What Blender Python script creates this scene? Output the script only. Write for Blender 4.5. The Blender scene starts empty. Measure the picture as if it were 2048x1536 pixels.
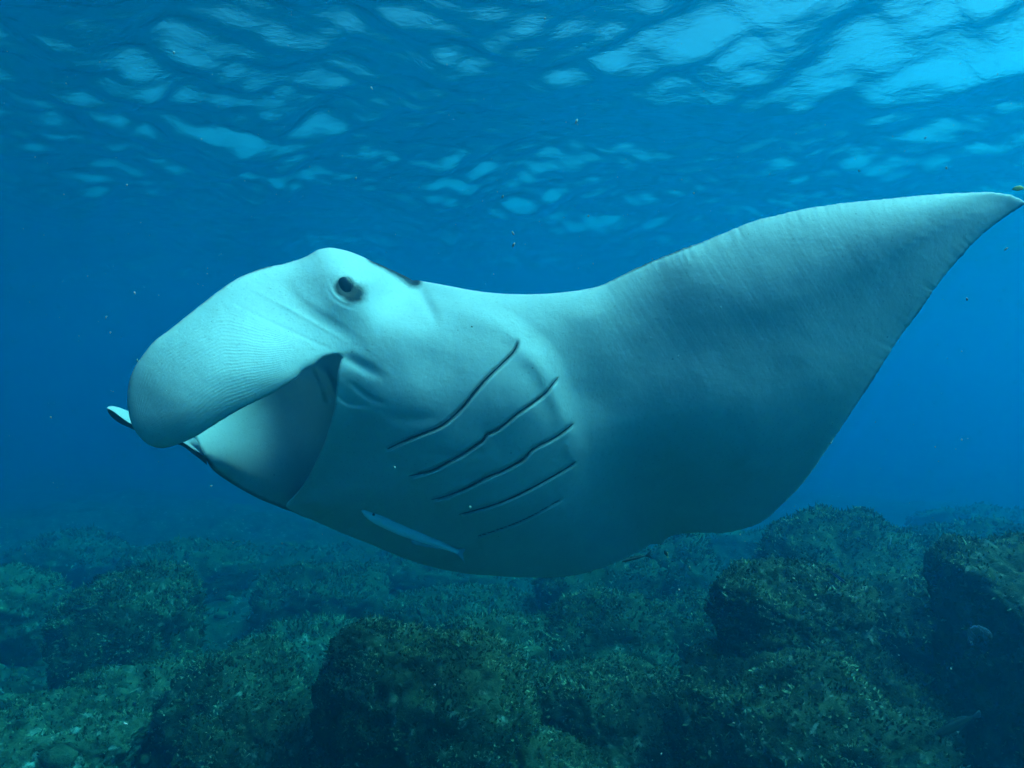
import bpy, math, random
import numpy as np
from mathutils import Vector, Matrix

# ------------------------------------------------------------------ camera, light, air (water)
S = bpy.context.scene
COL = S.collection
R = math.radians
CAMZ, FPX = 3.0, 1462.6           # camera height over the sea floor datum, focal length in photo pixels (2048 wide)
SURF = 7.0                        # height of the water surface

cam = bpy.data.cameras.new('camera')
cam_o = bpy.data.objects.new('camera', cam)
COL.objects.link(cam_o)
cam_o.location = (0, 0, CAMZ)
cam_o.rotation_euler = (R(90), 0, 0)
cam.sensor_width = 36
cam.lens = 36 * FPX / 2048
cam.clip_start = 0.05
cam.clip_end = 400
S.camera = cam_o

SUN_EL, SUN_AZ = R(51), R(98)     # azimuth clockwise from +Y (straight ahead)
world = bpy.data.worlds.new('World')
S.world = world
world.use_nodes = True
wn = world.node_tree
sky = wn.nodes.new('ShaderNodeTexSky')
sky.sky_type = 'NISHITA'
sky.sun_disc = False
sky.dust_density = 7.0
sky.ozone_density = 0.6
sky.sun_elevation = SUN_EL
sky.sun_rotation = SUN_AZ
wn.links.new(sky.outputs[0], wn.nodes['Background'].inputs[0])
wn.nodes['Background'].inputs[1].default_value = 0.085

sun = bpy.data.lights.new('sun', 'SUN')
sun.energy = 5.0
sun.angle = R(60)                 # the rippled surface spreads the sun
sun.color = (1.0, 0.96, 0.9)
sun_o = bpy.data.objects.new('sun', sun)
COL.objects.link(sun_o)
sun_o.rotation_euler = Vector((math.sin(SUN_AZ) * math.cos(SUN_EL), math.cos(SUN_AZ) * math.cos(SUN_EL),
                               math.sin(SUN_EL))).to_track_quat('Z', 'Y').to_euler()

S.view_settings.view_transform = 'Standard'
S.view_settings.look = 'None'
S.view_settings.exposure = 1.47
S.view_settings.gamma = 1.0
S.view_settings.use_curve_mapping = False
cy = S.cycles
cy.use_denoising = True
cy.use_adaptive_sampling = True
cy.adaptive_threshold = 0.05
cy.max_bounces = 5
cy.diffuse_bounces = 2
cy.glossy_bounces = 2
cy.volume_bounces = 2
cy.transparent_max_bounces = 12
cy.caustics_reflective = False
cy.caustics_refractive = False
cy.sample_clamp_indirect = 6.0

WATER_COLOR = (0.0, 0.1100, 0.2100, 1)
WATER_ABSORB = (0.0, 0.6913, 0.8853, 1)
WATER_DENSITY = 0.3
WATER_G = 0.7

# ------------------------------------------------------------------ helpers
rng = np.random.default_rng(11)
random.seed(5)


def at(px, py, d):
    """point seen at photo pixel (2048 x 1536) at d metres in front of the camera"""
    return ((px - 1024) / FPX * d, d, CAMZ + (768 - py) / FPX * d)


def at_np(px, py, d):
    return np.stack([(px - 1024) / FPX * d, d, CAMZ + (768 - py) / FPX * d], -1)


def mesh_obj(name, v, f, mat=None, parent=None, smooth=True):
    me = bpy.data.meshes.new(name)
    v = np.asarray(v, dtype=np.float32)
    if isinstance(f, np.ndarray):
        n, k = f.shape
        me.vertices.add(len(v))
        me.vertices.foreach_set('co', v.ravel())
        me.loops.add(n * k)
        me.loops.foreach_set('vertex_index', f.astype(np.int32).ravel())
        me.polygons.add(n)
        me.polygons.foreach_set('loop_start', np.arange(0, n * k, k, dtype=np.int32))
        me.polygons.foreach_set('loop_total', np.full(n, k, dtype=np.int32))
        me.update(calc_edges=True)
    else:
        me.from_pydata([tuple(map(float, p)) for p in v], [], [tuple(q) for q in f])
        me.update()
    me.validate()
    if smooth:
        me.polygons.foreach_set('use_smooth', np.ones(len(me.polygons), dtype=bool))
    o = bpy.data.objects.new(name, me)
    COL.objects.link(o)
    if mat:
        me.materials.append(mat)
    if parent:
        o.parent = parent
    return o


def fattr(o, name, vals):
    a = o.data.attributes.new(name, 'FLOAT', 'POINT')
    a.data.foreach_set('value', np.asarray(vals, dtype=np.float32))


def tag(o, label=None, cat=None, group=None, kind=None):
    if label: o['label'] = label
    if cat: o['category'] = cat
    if group: o['group'] = group
    if kind: o['kind'] = kind
    return o


def empty(name, loc=(0, 0, 0)):
    o = bpy.data.objects.new(name, None)
    o.empty_display_size = 0.1
    COL.objects.link(o)
    o.location = loc
    return o


_perm = np.random.default_rng(7).permutation(256)
_perm = np.concatenate([_perm, _perm, _perm])
_g = np.random.default_rng(8).normal(size=(256, 3))
_g /= np.linalg.norm(_g, axis=1)[:, None]


def perlin(p):
    p = np.asarray(p, dtype=np.float64)
    i = np.floor(p).astype(np.int64)
    f = p - i
    i &= 255
    u = f * f * f * (f * (f * 6 - 15) + 10)
    r = 0
    for dx in (0, 1):
        for dy in (0, 1):
            for dz in (0, 1):
                h = _perm[_perm[_perm[i[:, 0] + dx] + i[:, 1] + dy] + i[:, 2] + dz]
                g = _g[h]
                w = ((u[:, 0] if dx else 1 - u[:, 0]) * (u[:, 1] if dy else 1 - u[:, 1])
                     * (u[:, 2] if dz else 1 - u[:, 2]))
                r = r + w * (g[:, 0] * (f[:, 0] - dx) + g[:, 1] * (f[:, 1] - dy) + g[:, 2] * (f[:, 2] - dz))
    return r


def fbm(p, octaves=4, lac=2.0, gain=0.5, ridged=False):
    r, a, s = 0, 1.0, 1.0
    for k in range(octaves):
        n = perlin(p * s + 17.3 * k)
        r = r + a * ((0.35 - np.abs(n)) if ridged else n)
        a *= gain
        s *= lac
    return r


# ------------------------------------------------------------------ materials
def new_mat(name):
    m = bpy.data.materials.new(name)
    m.use_nodes = True
    m.node_tree.nodes.clear()
    return m, m.node_tree


class NT:
    """tiny node helper"""
    def __init__(self, tree):
        self.t = tree

    def n(self, kind, **kw):
        nd = self.t.nodes.new(kind)
        for k, v in kw.items():
            setattr(nd, k, v)
        return nd

    def l(self, a, b):
        self.t.links.new(a, b)

    def val(self, sock, v):
        if hasattr(v, 'links') or isinstance(v, bpy.types.NodeSocket):
            self.l(v, sock)
        else:
            sock.default_value = v

    def math(self, op, a, b=0.0, c=0.0, clamp=False):
        nd = self.n('ShaderNodeMath', operation=op, use_clamp=clamp)
        for i, v in enumerate((a, b, c)):
            self.val(nd.inputs[i], v)
        return nd.outputs[0]

    def mix(self, fac, a, b):
        nd = self.n('ShaderNodeMix', data_type='RGBA')
        self.val(nd.inputs[0], fac)
        for s, v in ((nd.inputs[6], a), (nd.inputs[7], b)):
            if isinstance(v, tuple): v = (*v, 1) if len(v) == 3 else v
            self.val(s, v)
        return nd.outputs[2]

    def ramp(self, fac, stops):
        nd = self.n('ShaderNodeValToRGB')
        e = nd.color_ramp.elements
        e[0].position, e[0].color = stops[0][0], (*stops[0][1], 1)
        e[1].position, e[1].color = stops[-1][0], (*stops[-1][1], 1)
        for p, c in stops[1:-1]:
            q = e.new(p)
            q.color = (*c, 1)
        self.l(fac, nd.inputs[0])
        return nd.outputs[0]

    def noise(self, vec, scale, detail=4, rough=0.55, dist=0.0):
        nd = self.n('ShaderNodeTexNoise')
        if vec is not None: self.l(vec, nd.inputs['Vector'])
        nd.inputs['Scale'].default_value = scale
        nd.inputs['Detail'].default_value = detail
        nd.inputs['Roughness'].default_value = rough
        nd.inputs['Distortion'].default_value = dist
        return nd.outputs[0]

    def attr(self, name):
        return self.n('ShaderNodeAttribute', attribute_name=name).outputs['Fac']

    def bump(self, h, strength, dist=0.01, normal=None):
        nd = self.n('ShaderNodeBump')
        nd.inputs['Strength'].default_value = strength
        nd.inputs['Distance'].default_value = dist
        self.l(h, nd.inputs['Height'])
        if normal is not None: self.l(normal, nd.inputs['Normal'])
        return nd.outputs[0]

    def principled(self, color, rough=0.6, normal=None, spec=0.3, sss=0.0):
        b = self.n('ShaderNodeBsdfPrincipled')
        if isinstance(color, tuple): color = (*color, 1)
        self.val(b.inputs['Base Color'], color)
        self.val(b.inputs['Roughness'], rough)
        b.inputs['Specular IOR Level'].default_value = spec
        if normal is not None: self.l(normal, b.inputs['Normal'])
        o = self.n('ShaderNodeOutputMaterial')
        self.l(b.outputs[0], o.inputs[0])
        return b


def simple_mat(name, color, rough=0.6, spec=0.3, vary=0.25, scale=30):
    m, t = new_mat(name)
    k = NT(t)
    co = k.n('ShaderNodeTexCoord').outputs['Object']
    nz = k.noise(co, scale, 3)
    c = k.mix(nz, tuple(x * (1 - vary) for x in color), tuple(min(1, x * (1 + vary)) for x in color))
    k.principled(c, rough, k.bump(nz, 0.15, 0.002), spec)
    return m


def skin_material():
    m, t = new_mat('manta_skin')
    k = NT(t)
    uv = k.n('ShaderNodeAttribute', attribute_name='skin_uv').outputs['Vector']
    obj = k.n('ShaderNodeTexCoord').outputs['Object']
    # pale belly skin, faintly blotched and freckled
    blot = k.noise(obj, 3.5, 5, 0.6)
    fine = k.noise(obj, 60, 4, 0.65)
    c = k.mix(k.math('MULTIPLY_ADD', blot, 1.6, -0.3, clamp=True), (0.48, 0.465, 0.465), (0.63, 0.61, 0.60))
    c = k.mix(k.math('MULTIPLY', fine, 0.5), c, (0.38, 0.37, 0.38))
    vor = k.n('ShaderNodeTexVoronoi')
    k.l(obj, vor.inputs['Vector'])
    vor.inputs['Scale'].default_value = 9.0
    spots = k.math('LESS_THAN', vor.outputs['Distance'], 0.035)
    c = k.mix(k.math('MULTIPLY', spots, 0.55), c, (0.12, 0.11, 0.12))
    # blurred grey freckles
    vor2 = k.n('ShaderNodeTexVoronoi')
    k.l(obj, vor2.inputs['Vector'])
    vor2.inputs['Scale'].default_value = 55.0
    fr = k.math('MULTIPLY', k.math('LESS_THAN', vor2.outputs['Distance'], 0.17), 0.36)
    c = k.mix(fr, c, (0.25, 0.24, 0.26))
    smud = k.noise(obj, 1.6, 6, 0.7, 0.4)
    c = k.mix(k.math('MULTIPLY_ADD', smud, 3.0, -1.75, clamp=True), c, (0.36, 0.35, 0.36))
    # wing: fine streaks running down from the leading edge
    su = k.n('ShaderNodeSeparateXYZ')
    k.l(uv, su.inputs[0])
    across = k.math('SUBTRACT', k.math('MULTIPLY', su.outputs[0], 0.85 * 105), k.math('MULTIPLY', su.outputs[1], 0.53 * 105))
    along = k.math('ADD', k.math('MULTIPLY', su.outputs[0], 0.53 * 3.2), k.math('MULTIPLY', su.outputs[1], 0.85 * 3.2))
    sc = k.n('ShaderNodeCombineXYZ')
    k.l(across, sc.inputs[0])
    k.l(along, sc.inputs[1])
    wv = k.noise(sc.outputs[0], 1.0, 3, 0.6)
    wm = k.attr('wing_streak')
    c = k.mix(k.math('MULTIPLY', k.math('MULTIPLY_ADD', wv, 2.4, -0.9, clamp=True), k.math('MULTIPLY', wm, 0.35)), c, (0.30, 0.31, 0.33))
    # head fin: fan of fine ridges
    rib = k.attr('fin_rib')
    fm = k.attr('fin_mask')
    cmb = k.n('ShaderNodeCombineXYZ')
    k.l(k.math('MULTIPLY', rib, 46.0), cmb.inputs[0])
    sep = k.n('ShaderNodeSeparateXYZ')
    k.l(uv, sep.inputs[0])
    k.l(k.math('MULTIPLY', sep.outputs[0], 7.0), cmb.inputs[1])
    rn = k.noise(cmb.outputs[0], 1.0, 3, 0.6)
    wob = k.noise(uv, 14.0, 3, 0.6)
    ribs = k.math('SINE', k.math('ADD', k.math('MULTIPLY', rib, 190.0), k.math('MULTIPLY', wob, 16.0)))
    ribs = k.math('MULTIPLY', k.math('ADD', k.math('MULTIPLY', ribs, 0.5), k.math('MULTIPLY', rn, 2.0)), fm)
    c = k.mix(k.math('MULTIPLY', k.math('MULTIPLY_ADD', ribs, -0.5, 0.3, clamp=True), k.math('MULTIPLY', fm, 0.5)), c, (0.40, 0.38, 0.42))
    # dark back, dark trailing margin, dark ring round the eye, dark gill mouths (pigment), painted shade on the mouth rim
    dk = k.attr('pigment')
    dn = k.math('ADD', dk, k.math('MULTIPLY', k.math('SUBTRACT', k.noise(obj, 45, 4, 0.7), 0.5), 0.5))
    dn = k.math('MULTIPLY', k.math('MULTIPLY_ADD', dn, 2.0, -0.45, clamp=True), k.math('GREATER_THAN', dk, 0.02))
    c = k.mix(dn, c, (0.010, 0.012, 0.018))
    mouth_dark = k.attr('inner_mouth_shade')  # mouth lining colour, with the shade inside the mouth painted in
    c = k.mix(k.math('MULTIPLY', mouth_dark, 0.65), c, (0.13, 0.18, 0.19))
    b1 = k.bump(k.math('MULTIPLY', wv, wm), 0.25, 0.004)
    b2 = k.bump(ribs, 0.20, 0.0022, b1)
    b3 = k.bump(fine, 0.5, 0.002, b2)
    b4 = k.bump(k.noise(obj, 9, 5, 0.55), 0.30, 0.012, b3)
    k.principled(c, 0.55, b4, 0.25)
    return m


def rock_material(name, tint=(1, 1, 1), pale=0.5, scale=1.0):
    m, t = new_mat(name)
    k = NT(t)
    obj = k.n('ShaderNodeTexCoord').outputs['Object']
    big = k.noise(obj, 1.7 * scale, 6, 0.6)
    mid = k.noise(obj, 9 * scale, 6, 0.68)
    fine = k.noise(obj, 42 * scale, 5, 0.7)
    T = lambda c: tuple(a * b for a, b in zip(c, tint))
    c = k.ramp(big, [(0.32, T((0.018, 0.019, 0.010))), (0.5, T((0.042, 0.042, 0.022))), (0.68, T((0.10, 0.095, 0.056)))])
    c = k.mix(k.math('MULTIPLY_ADD', mid, 3.2, -1.35, clamp=True), c, T((0.16, 0.155, 0.10)))
    c = k.mix(k.math('MULTIPLY_ADD', mid, -4.5, 1.95, clamp=True), c, T((0.014, 0.016, 0.010)))
    c = k.mix(k.math('MULTIPLY_ADD', fine, -3.0, 1.35, clamp=True), c, T((0.020, 0.022, 0.012)))
    # scattered pale crusts
    pn = k.noise(obj, 15 * scale, 3, 0.5, 0.6)
    pat = k.noise(obj, 2.3 * scale, 3, 0.5)
    pm = k.math('MULTIPLY', k.math('MULTIPLY_ADD', pn, 9.0, -5.4, clamp=True), k.math('MULTIPLY_ADD', pat, 5.0, -2.0, clamp=True))
    c = k.mix(k.math('MULTIPLY', pm, pale), c, (0.55, 0.56, 0.50))
    h = k.math('ADD', k.math('MULTIPLY', mid, 1.0), k.math('MULTIPLY', fine, 0.6))
    k.principled(c, 0.9, k.bump(h, 0.8, 0.03), 0.1)
    return m


M_SKIN = skin_material()
M_ROCK = rock_material('turf_covered_rock', (0.85, 0.85, 0.7))
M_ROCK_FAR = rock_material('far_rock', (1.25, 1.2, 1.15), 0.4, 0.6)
M_PALE = rock_material('pale_rock', (1.2, 1.2, 1.1), 0.8, 0.8)
def algae_material():
    m, t = new_mat('turf_algae')
    k = NT(t)
    obj = k.n('ShaderNodeTexCoord').outputs['Object']
    a = k.noise(obj, 7, 4, 0.6)
    b = k.noise(obj, 55, 2, 0.5)
    f = k.math('ADD', k.math('MULTIPLY', a, 0.55), k.math('MULTIPLY', b, 0.45))
    c = k.ramp(f, [(0.28, (0.014, 0.014, 0.006)), (0.42, (0.045, 0.044, 0.018)), (0.52, (0.105, 0.10, 0.045)), (0.61, (0.38, 0.37, 0.24))])
    k.principled(c, 0.95, None, 0.03)
    return m


M_ALGAE = algae_material()
M_EYE = simple_mat('eye_dark', (0.012, 0.013, 0.016), 0.35, 0.4, 0.2, 20)
M_GILL = simple_mat('gill_dark', (0.03, 0.032, 0.036), 0.8, 0.1, 0.3, 40)

# ------------------------------------------------------------------ water: body of water, surface, sea floor
def box_mesh(name, a, b, mat):
    x0, y0, z0 = a
    x1, y1, z1 = b
    v = [(x, y, z) for z in (z0, z1) for y in (y0, y1) for x in (x0, x1)]
    f = [(0, 2, 3, 1), (4, 5, 7, 6), (0, 1, 5, 4), (2, 6, 7, 3), (0, 4, 6, 2), (1, 3, 7, 5)]
    return mesh_obj(name, v, f, mat, smooth=False)


m, t = new_mat('sea_water')
k = NT(t)
pv = k.n('ShaderNodeVolumePrincipled')
pv.inputs['Color'].default_value = WATER_COLOR
pv.inputs['Absorption Color'].default_value = WATER_ABSORB
pv.inputs['Density'].default_value = WATER_DENSITY
pv.inputs['Anisotropy'].default_value = WATER_G
k.l(pv.outputs[0], k.n('ShaderNodeOutputMaterial').inputs['Volume'])
haze = box_mesh('haze', (-64, -42, -4.6), (64, 84, SURF + 0.75), m)
tag(haze, kind='stuff')


def sinh_axis(n, ext, c0, kk):
    s = np.linspace(-1, 1, n)
    return c0 + ext * np.sinh(kk * s) / np.sinh(kk)


def grid_faces(ny, nx):
    idx = np.arange(nx * ny).reshape(ny, nx)
    return np.stack([idx[:-1, :-1], idx[:-1, 1:], idx[1:, 1:], idx[1:, :-1]], -1).reshape(-1, 4)


def wave_height(X, Y, seed):
    Z = np.zeros_like(X)
    r = np.random.default_rng(seed)
    for i in range(90):
        lam = 0.28 * (8.0 / 0.28) ** r.random()
        kk = 2 * np.pi / lam
        th = r.normal(R(78), 0.75)
        slope = 0.046 if lam > 2.2 else (0.060 if lam > 0.6 else 0.066)
        A = slope * lam / (2 * np.pi)
        ph = kk * (X * np.cos(th) + Y * np.sin(th)) + r.random() * 6.28
        Z += A * np.sin(ph + 0.5 * np.sin(0.37 * X + 0.29 * Y + i))
    # patches of choppier and calmer water
    P = np.stack([X.ravel() * 0.16, Y.ravel() * 0.16, np.full(X.size, 3.3 + seed * 0.71)], -1)
    return Z * (1.0 + 1.0 * perlin(P).reshape(X.shape))


def water_surface():
    X, Y = np.meshgrid(sinh_axis(560, 60, 1, 3.2), sinh_axis(560, 58, 14, 3.2))
    Z = wave_height(X, Y, WAVE_SEED)
    m, t = new_mat('water_surface')
    k = NT(t)
    mp = k.n('ShaderNodeMapping')
    k.l(k.n('ShaderNodeTexCoord').outputs['Object'], mp.inputs['Vector'])
    mp.inputs['Rotation'].default_value = (0, 0, R(20))
    mp.inputs['Scale'].default_value = (0.55, 1.0, 1.0)
    bmp = k.bump(k.noise(mp.outputs[0], 3.6, 5, 0.62), 0.50, 0.08)
    # reflection from below: total beyond the critical angle (cos 0.66), blurred by ripples too fine to model
    dt = k.n('ShaderNodeVectorMath', operation='DOT_PRODUCT')
    k.l(bmp, dt.inputs[0])
    k.l(k.n('ShaderNodeNewGeometry').outputs['Incoming'], dt.inputs[1])
    mr = k.n('ShaderNodeMapRange', interpolation_type='SMOOTHSTEP')
    k.l(k.math('ABSOLUTE', dt.outputs['Value']), mr.inputs['Value'])
    for i_, v_ in ((1, 0.55), (2, 0.87), (3, 1.0), (4, 0.02)):
        mr.inputs[i_].default_value = v_
    gl = k.n('ShaderNodeBsdfGlossy')
    gl.inputs['Roughness'].default_value = 0.04
    k.l(bmp, gl.inputs['Normal'])
    mx = k.n('ShaderNodeMixShader')
    k.l(mr.outputs[0], mx.inputs[0])
    k.l(k.n('ShaderNodeBsdfTransparent').outputs[0], mx.inputs[1])
    k.l(gl.outputs[0], mx.inputs[2])
    k.l(mx.outputs[0], k.n('ShaderNodeOutputMaterial').inputs[0])
    v = np.stack([X, Y, SURF + Z], -1).reshape(-1, 3)
    o = mesh_obj('water_surface', v, grid_faces(*X.shape), m)
    tag(o, kind='structure')


WAVE_SEED = 92
water_surface()


def floor_height(x, y):
    P = np.stack([x, y, np.zeros_like(x)], -1)
    z = 0.12 + 0.9 * perlin(P * 0.13 + 5.0) + 0.55 * fbm(P * 0.42 + 9.1, 3) + 0.26 * fbm(P * 1.9, 4, ridged=True)
    z += 0.07 * fbm(P * 7.0, 3, gain=0.6)
    z += -0.07 * np.clip(y - 6.5, 0, 22) + 0.10 * np.clip(x - 1.5, 0, 3) * np.clip((12 - y) / 8, 0, 1)
    return z


def sea_floor():
    X, Y = np.meshgrid(sinh_axis(460, 58, 0, 3.6), sinh_axis(460, 56, 16, 2.6))
    Y = np.sort(Y, axis=0)
    Z = floor_height(X.ravel(), Y.ravel()).reshape(X.shape)
    o = mesh_obj('sea_floor', np.stack([X, Y, Z], -1).reshape(-1, 3), grid_faces(*X.shape), M_FLOOR)
    tag(o, kind='structure')


M_FLOOR = rock_material('reef_floor', (0.8, 0.8, 0.7), 0.8, 0.8)
sea_floor()


# ------------------------------------------------------------------ rocks
def ico(sub):
    import bmesh
    bm = bmesh.new()
    bmesh.ops.create_icosphere(bm, subdivisions=sub, radius=1.0)
    bm.verts.ensure_lookup_table()
    v = np.array([x.co for x in bm.verts])
    f = np.array([[q.index for q in p.verts] for p in bm.faces])
    bm.free()
    return v, f


ICO = {}


def rock(name, label, px, py, d, dims, seed, sub=6, rough=1.0, mat=None, rotz=0.0, tilt=0.0, box=0.55, group=None, algae=0, perched=False):
    """boulder whose middle is seen at (px, py); dims are half sizes in metres"""
    if sub not in ICO: ICO[sub] = ico(sub)
    v, f = ICO[sub]
    v = v.copy()
    # squarish boulder form
    p = 2.0 + 2.5 * box
    v = v / (np.sum(np.abs(v) ** p, axis=1) ** (1 / p))[:, None]
    nrm = v / np.linalg.norm(v, axis=1)[:, None]
    dims = np.array(dims)
    # facets: planes cut off the form
    r = np.random.default_rng(seed)
    for _ in range(14):
        n = r.normal(size=3)
        n /= np.linalg.norm(n)
        h = r.uniform(0.70, 1.02)
        s = v @ n - h
        v -= np.clip(s, 0, None)[:, None] * n * 0.85
    v = v * dims
    off = seed * 13.7
    v += nrm * (0.30 * dims.min() * fbm(v * (1.1 / dims.mean()) + off, 3))[:, None]
    v += nrm * (rough * 0.105 * fbm(v * 3.2 + off, 3, ridged=True))[:, None]
    v += nrm * (rough * 0.062 * fbm(v * 9 + off, 3, gain=0.65, ridged=True))[:, None]
    if sub >= 6:
        v += nrm * (rough * 0.030 * fbm(v * 30 + off, 2, gain=0.7))[:, None]
    ct, st = math.cos(tilt), math.sin(tilt)
    v = v @ np.array([[ct, 0, -st], [0, 1, 0], [st, 0, ct]])
    cz, sz = math.cos(rotz), math.sin(rotz)
    v = v @ np.array([[cz, sz, 0], [-sz, cz, 0], [0, 0, 1]])
    c0 = at(px, py, d)
    if not perched:                      # stand it on the sea floor
        want = float(floor_height(np.array([c0[0]]), np.array([c0[1]]))[0]) - 0.15
        low = c0[2] + v[:, 2].min()
        if low > want:
            neg = v[:, 2] < 0
            v[neg, 2] *= (c0[2] - want) / (c0[2] - low)
    root = empty(name, c0)
    stone = mesh_obj('stone', v, f, mat or M_ROCK, root)
    tag(root, label, 'rock', group)
    if algae:
        e1 = v[f[:, 1]] - v[f[:, 0]]
        e2 = v[f[:, 2]] - v[f[:, 0]]
        fn = np.cross(e1, e2)
        area = np.linalg.norm(fn, axis=1)
        fn /= area[:, None] + 1e-12
        wgt = area * np.clip(0.35 + fn[:, 2], 0.02, 1) * np.clip(1.2 + 3 * perlin(v[f[:, 0]] * 3 + off), 0.05, None)
        ci = np.random.default_rng(seed + 1).choice(len(f), algae, p=wgt / wgt.sum())
        rr = np.random.default_rng(seed + 2)
        a = rr.random((algae, 2))
        sw = a.sum(1) > 1
        a[sw] = 1 - a[sw]
        P = v[f[ci, 0]] + e1[ci] * a[:, :1] + e2[ci] * a[:, 1:]
        N = fn[ci]
        side = np.cross(N, rr.normal(size=(algae, 3)))
        side /= np.linalg.norm(side, axis=1)[:, None] + 1e-9
        grow = max(1.0, d / 4.2)
        H = rr.uniform(0.007, 0.026, algae)[:, None] * grow
        W = rr.uniform(0.003, 0.008, algae)[:, None] * grow
        lean = rr.normal(size=(algae, 3)) * 0.6
        tip = P + (N + lean * 0.8) * H
        midp = P + (N + lean * 0.2) * H * 0.55
        V = np.stack([P - side * W * 0.6 - N * 0.004, P + side * W * 0.6 - N * 0.004, midp + side * W, tip, midp - side * W], 1).reshape(-1, 3)
        b = np.arange(algae)[:, None] * 5
        F = np.concatenate([b + np.array([[0, 1, 2]]), b + np.array([[0, 2, 4]]), b + np.array([[4, 2, 3]])])
        ao = mesh_obj('algae_turf', V, F, M_ALGAE, root)
        tag(ao, kind='stuff')
    return root


def rubble(n=2600):
    r = np.random.default_rng(77)
    ov, of = ico(1)
    y = 3.8 + 11 * r.random(n) ** 1.3
    x = (r.random(n) * 1.8 - 0.95) * y * 0.85
    z = floor_height(x, y)
    V, F = [], []
    for i in range(n):
        s = 0.018 + 0.085 * r.random() ** 3
        v = ov * (1 + 0.22 * r.normal(size=(len(ov), 1))) * np.array([1, r.uniform(0.6, 1.2), r.uniform(0.45, 0.8)]) * s
        a = r.uniform(0, 6.28)
        v = v @ np.array([[math.cos(a), math.sin(a), 0], [-math.sin(a), math.cos(a), 0], [0, 0, 1]])
        V.append(v + np.array([x[i], y[i], z[i] + 0.2 * s]))
        F.append(of + i * len(ov))
    o = mesh_obj('rubble', np.concatenate(V), np.concatenate(F), M_PALE)
    tag(o, kind='stuff')


rubble()


def floor_turf(n=45000):
    r = np.random.default_rng(55)
    y = 3.8 + 10 * r.random(n) ** 1.4
    x = (r.random(n) * 1.9 - 1.0) * y * 0.85
    clump = perlin(np.stack([x * 1.3, y * 1.3, np.zeros(n)], -1))
    keep = r.random(n) < np.clip(0.55 + 1.6 * clump, 0.08, 1)
    x, y = x[keep], y[keep]
    n = len(x)
    P = np.stack([x, y, floor_height(x, y) - 0.004], -1)
    grow = np.clip(y / 4.5, 1, None)[:, None]
    H = r.uniform(0.010, 0.034, n)[:, None] * grow
    W = r.uniform(0.004, 0.010, n)[:, None] * grow
    a = r.uniform(0, 6.28, n)
    side = np.stack([np.cos(a), np.sin(a), 0 * a], -1)
    lean = np.concatenate([r.normal(size=(n, 2)) * 0.6, np.ones((n, 1))], 1)
    V = np.stack([P - side * W * 0.6, P + side * W * 0.6, P + lean * H * 0.55 + side * W, P + lean * H, P + lean * H * 0.55 - side * W], 1).reshape(-1, 3)
    b = np.arange(n)[:, None] * 5
    o = mesh_obj('turf', V, np.concatenate([b + np.array([[0, 1, 2]]), b + np.array([[0, 2, 4]]), b + np.array([[4, 2, 3]])]), M_ALGAE)
    tag(o, kind='stuff')


floor_turf()

# nearer to farther; labels name what sets each rock apart
rock('boulder', 'large shaggy mound filling the lower right, in front of the other rocks', 1660, 1500, 4.00, (0.74, 0.62, 0.52), 3, 6, 1.25, rotz=0.3, box=0.35, algae=16224)
rock('boulder', 'rounded rock knob rising on top of the lower right mound', 1590, 1262, 4.20, (0.36, 0.34, 0.32), 4, 6, 1.25, rotz=0.9, box=0.5, algae=7488, perched=True)
rock('boulder', 'tall dark rock cut off by the right edge of the picture', 2105, 1400, 3.70, (0.48, 0.62, 0.66), 5, 6, 1.2, rotz=0.2, algae=7488)
rock('boulder', 'broad rough rock behind the jelly, right of the rock knob', 1880, 1300, 4.90, (0.75, 0.50, 0.52), 6, 6, 1.2, rotz=-0.2, algae=8736)
rock('boulder', 'dome shaped rock just behind the dark blue slender fish', 1685, 1165, 6.30, (0.68, 0.55, 0.42), 7, 5, 1.9, rotz=0.5, box=0.3, algae=7488)
rock('boulder', 'block shaped rock at bottom centre with a dark upright left face', 830, 1480, 4.30, (0.50, 0.48, 0.60), 8, 6, 1.2, rotz=0.55, tilt=0.22, box=0.5, algae=13728)
rock('boulder', 'small dark stone jutting out beside the dark left face of the bottom centre rock', 672, 1362, 4.50, (0.07, 0.07, 0.06), 9, 6, 0.5, algae=374, perched=True)
rock('boulder', 'low green rock between the bottom centre block and the lower right mound', 1190, 1490, 4.70, (0.62, 0.50, 0.42), 10, 6, 1.3, rotz=0.2, box=0.4, algae=8736)
rock('boulder', 'dark lump at the bottom edge under the low green rock', 1060, 1590, 4.20, (0.36, 0.30, 0.28), 31, 6, 1.2, rotz=0.7, algae=3744)
rock('boulder', 'mottled rock below the manta ray tail end', 1200, 1290, 6.20, (0.50, 0.42, 0.36), 11, 5, 1.9, rotz=0.4, algae=4992)
rock('boulder', 'greenish boulder half hidden by the manta ray rear edge', 1215, 1185, 8.00, (0.66, 0.50, 0.42), 12, 5, 1.6, rotz=0.3, tilt=-0.25, algae=3744)
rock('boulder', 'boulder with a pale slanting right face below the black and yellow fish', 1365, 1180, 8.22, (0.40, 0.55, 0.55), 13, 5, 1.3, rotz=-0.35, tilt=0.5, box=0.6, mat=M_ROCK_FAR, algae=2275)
rock('boulder', 'low rock on the sea floor left of the rock knob, under the small yellow fish', 1420, 1280, 6.40, (0.42, 0.38, 0.25), 14, 5, 1.6, algae=3120)
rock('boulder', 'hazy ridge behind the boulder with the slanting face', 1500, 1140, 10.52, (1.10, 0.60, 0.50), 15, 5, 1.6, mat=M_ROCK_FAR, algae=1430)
rock('boulder', 'faint ridge rising at the right edge in the blue distance', 1990, 1085, 13.48, (1.60, 0.90, 0.60), 16, 5, 1.9, mat=M_ROCK_FAR, algae=1430)
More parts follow.
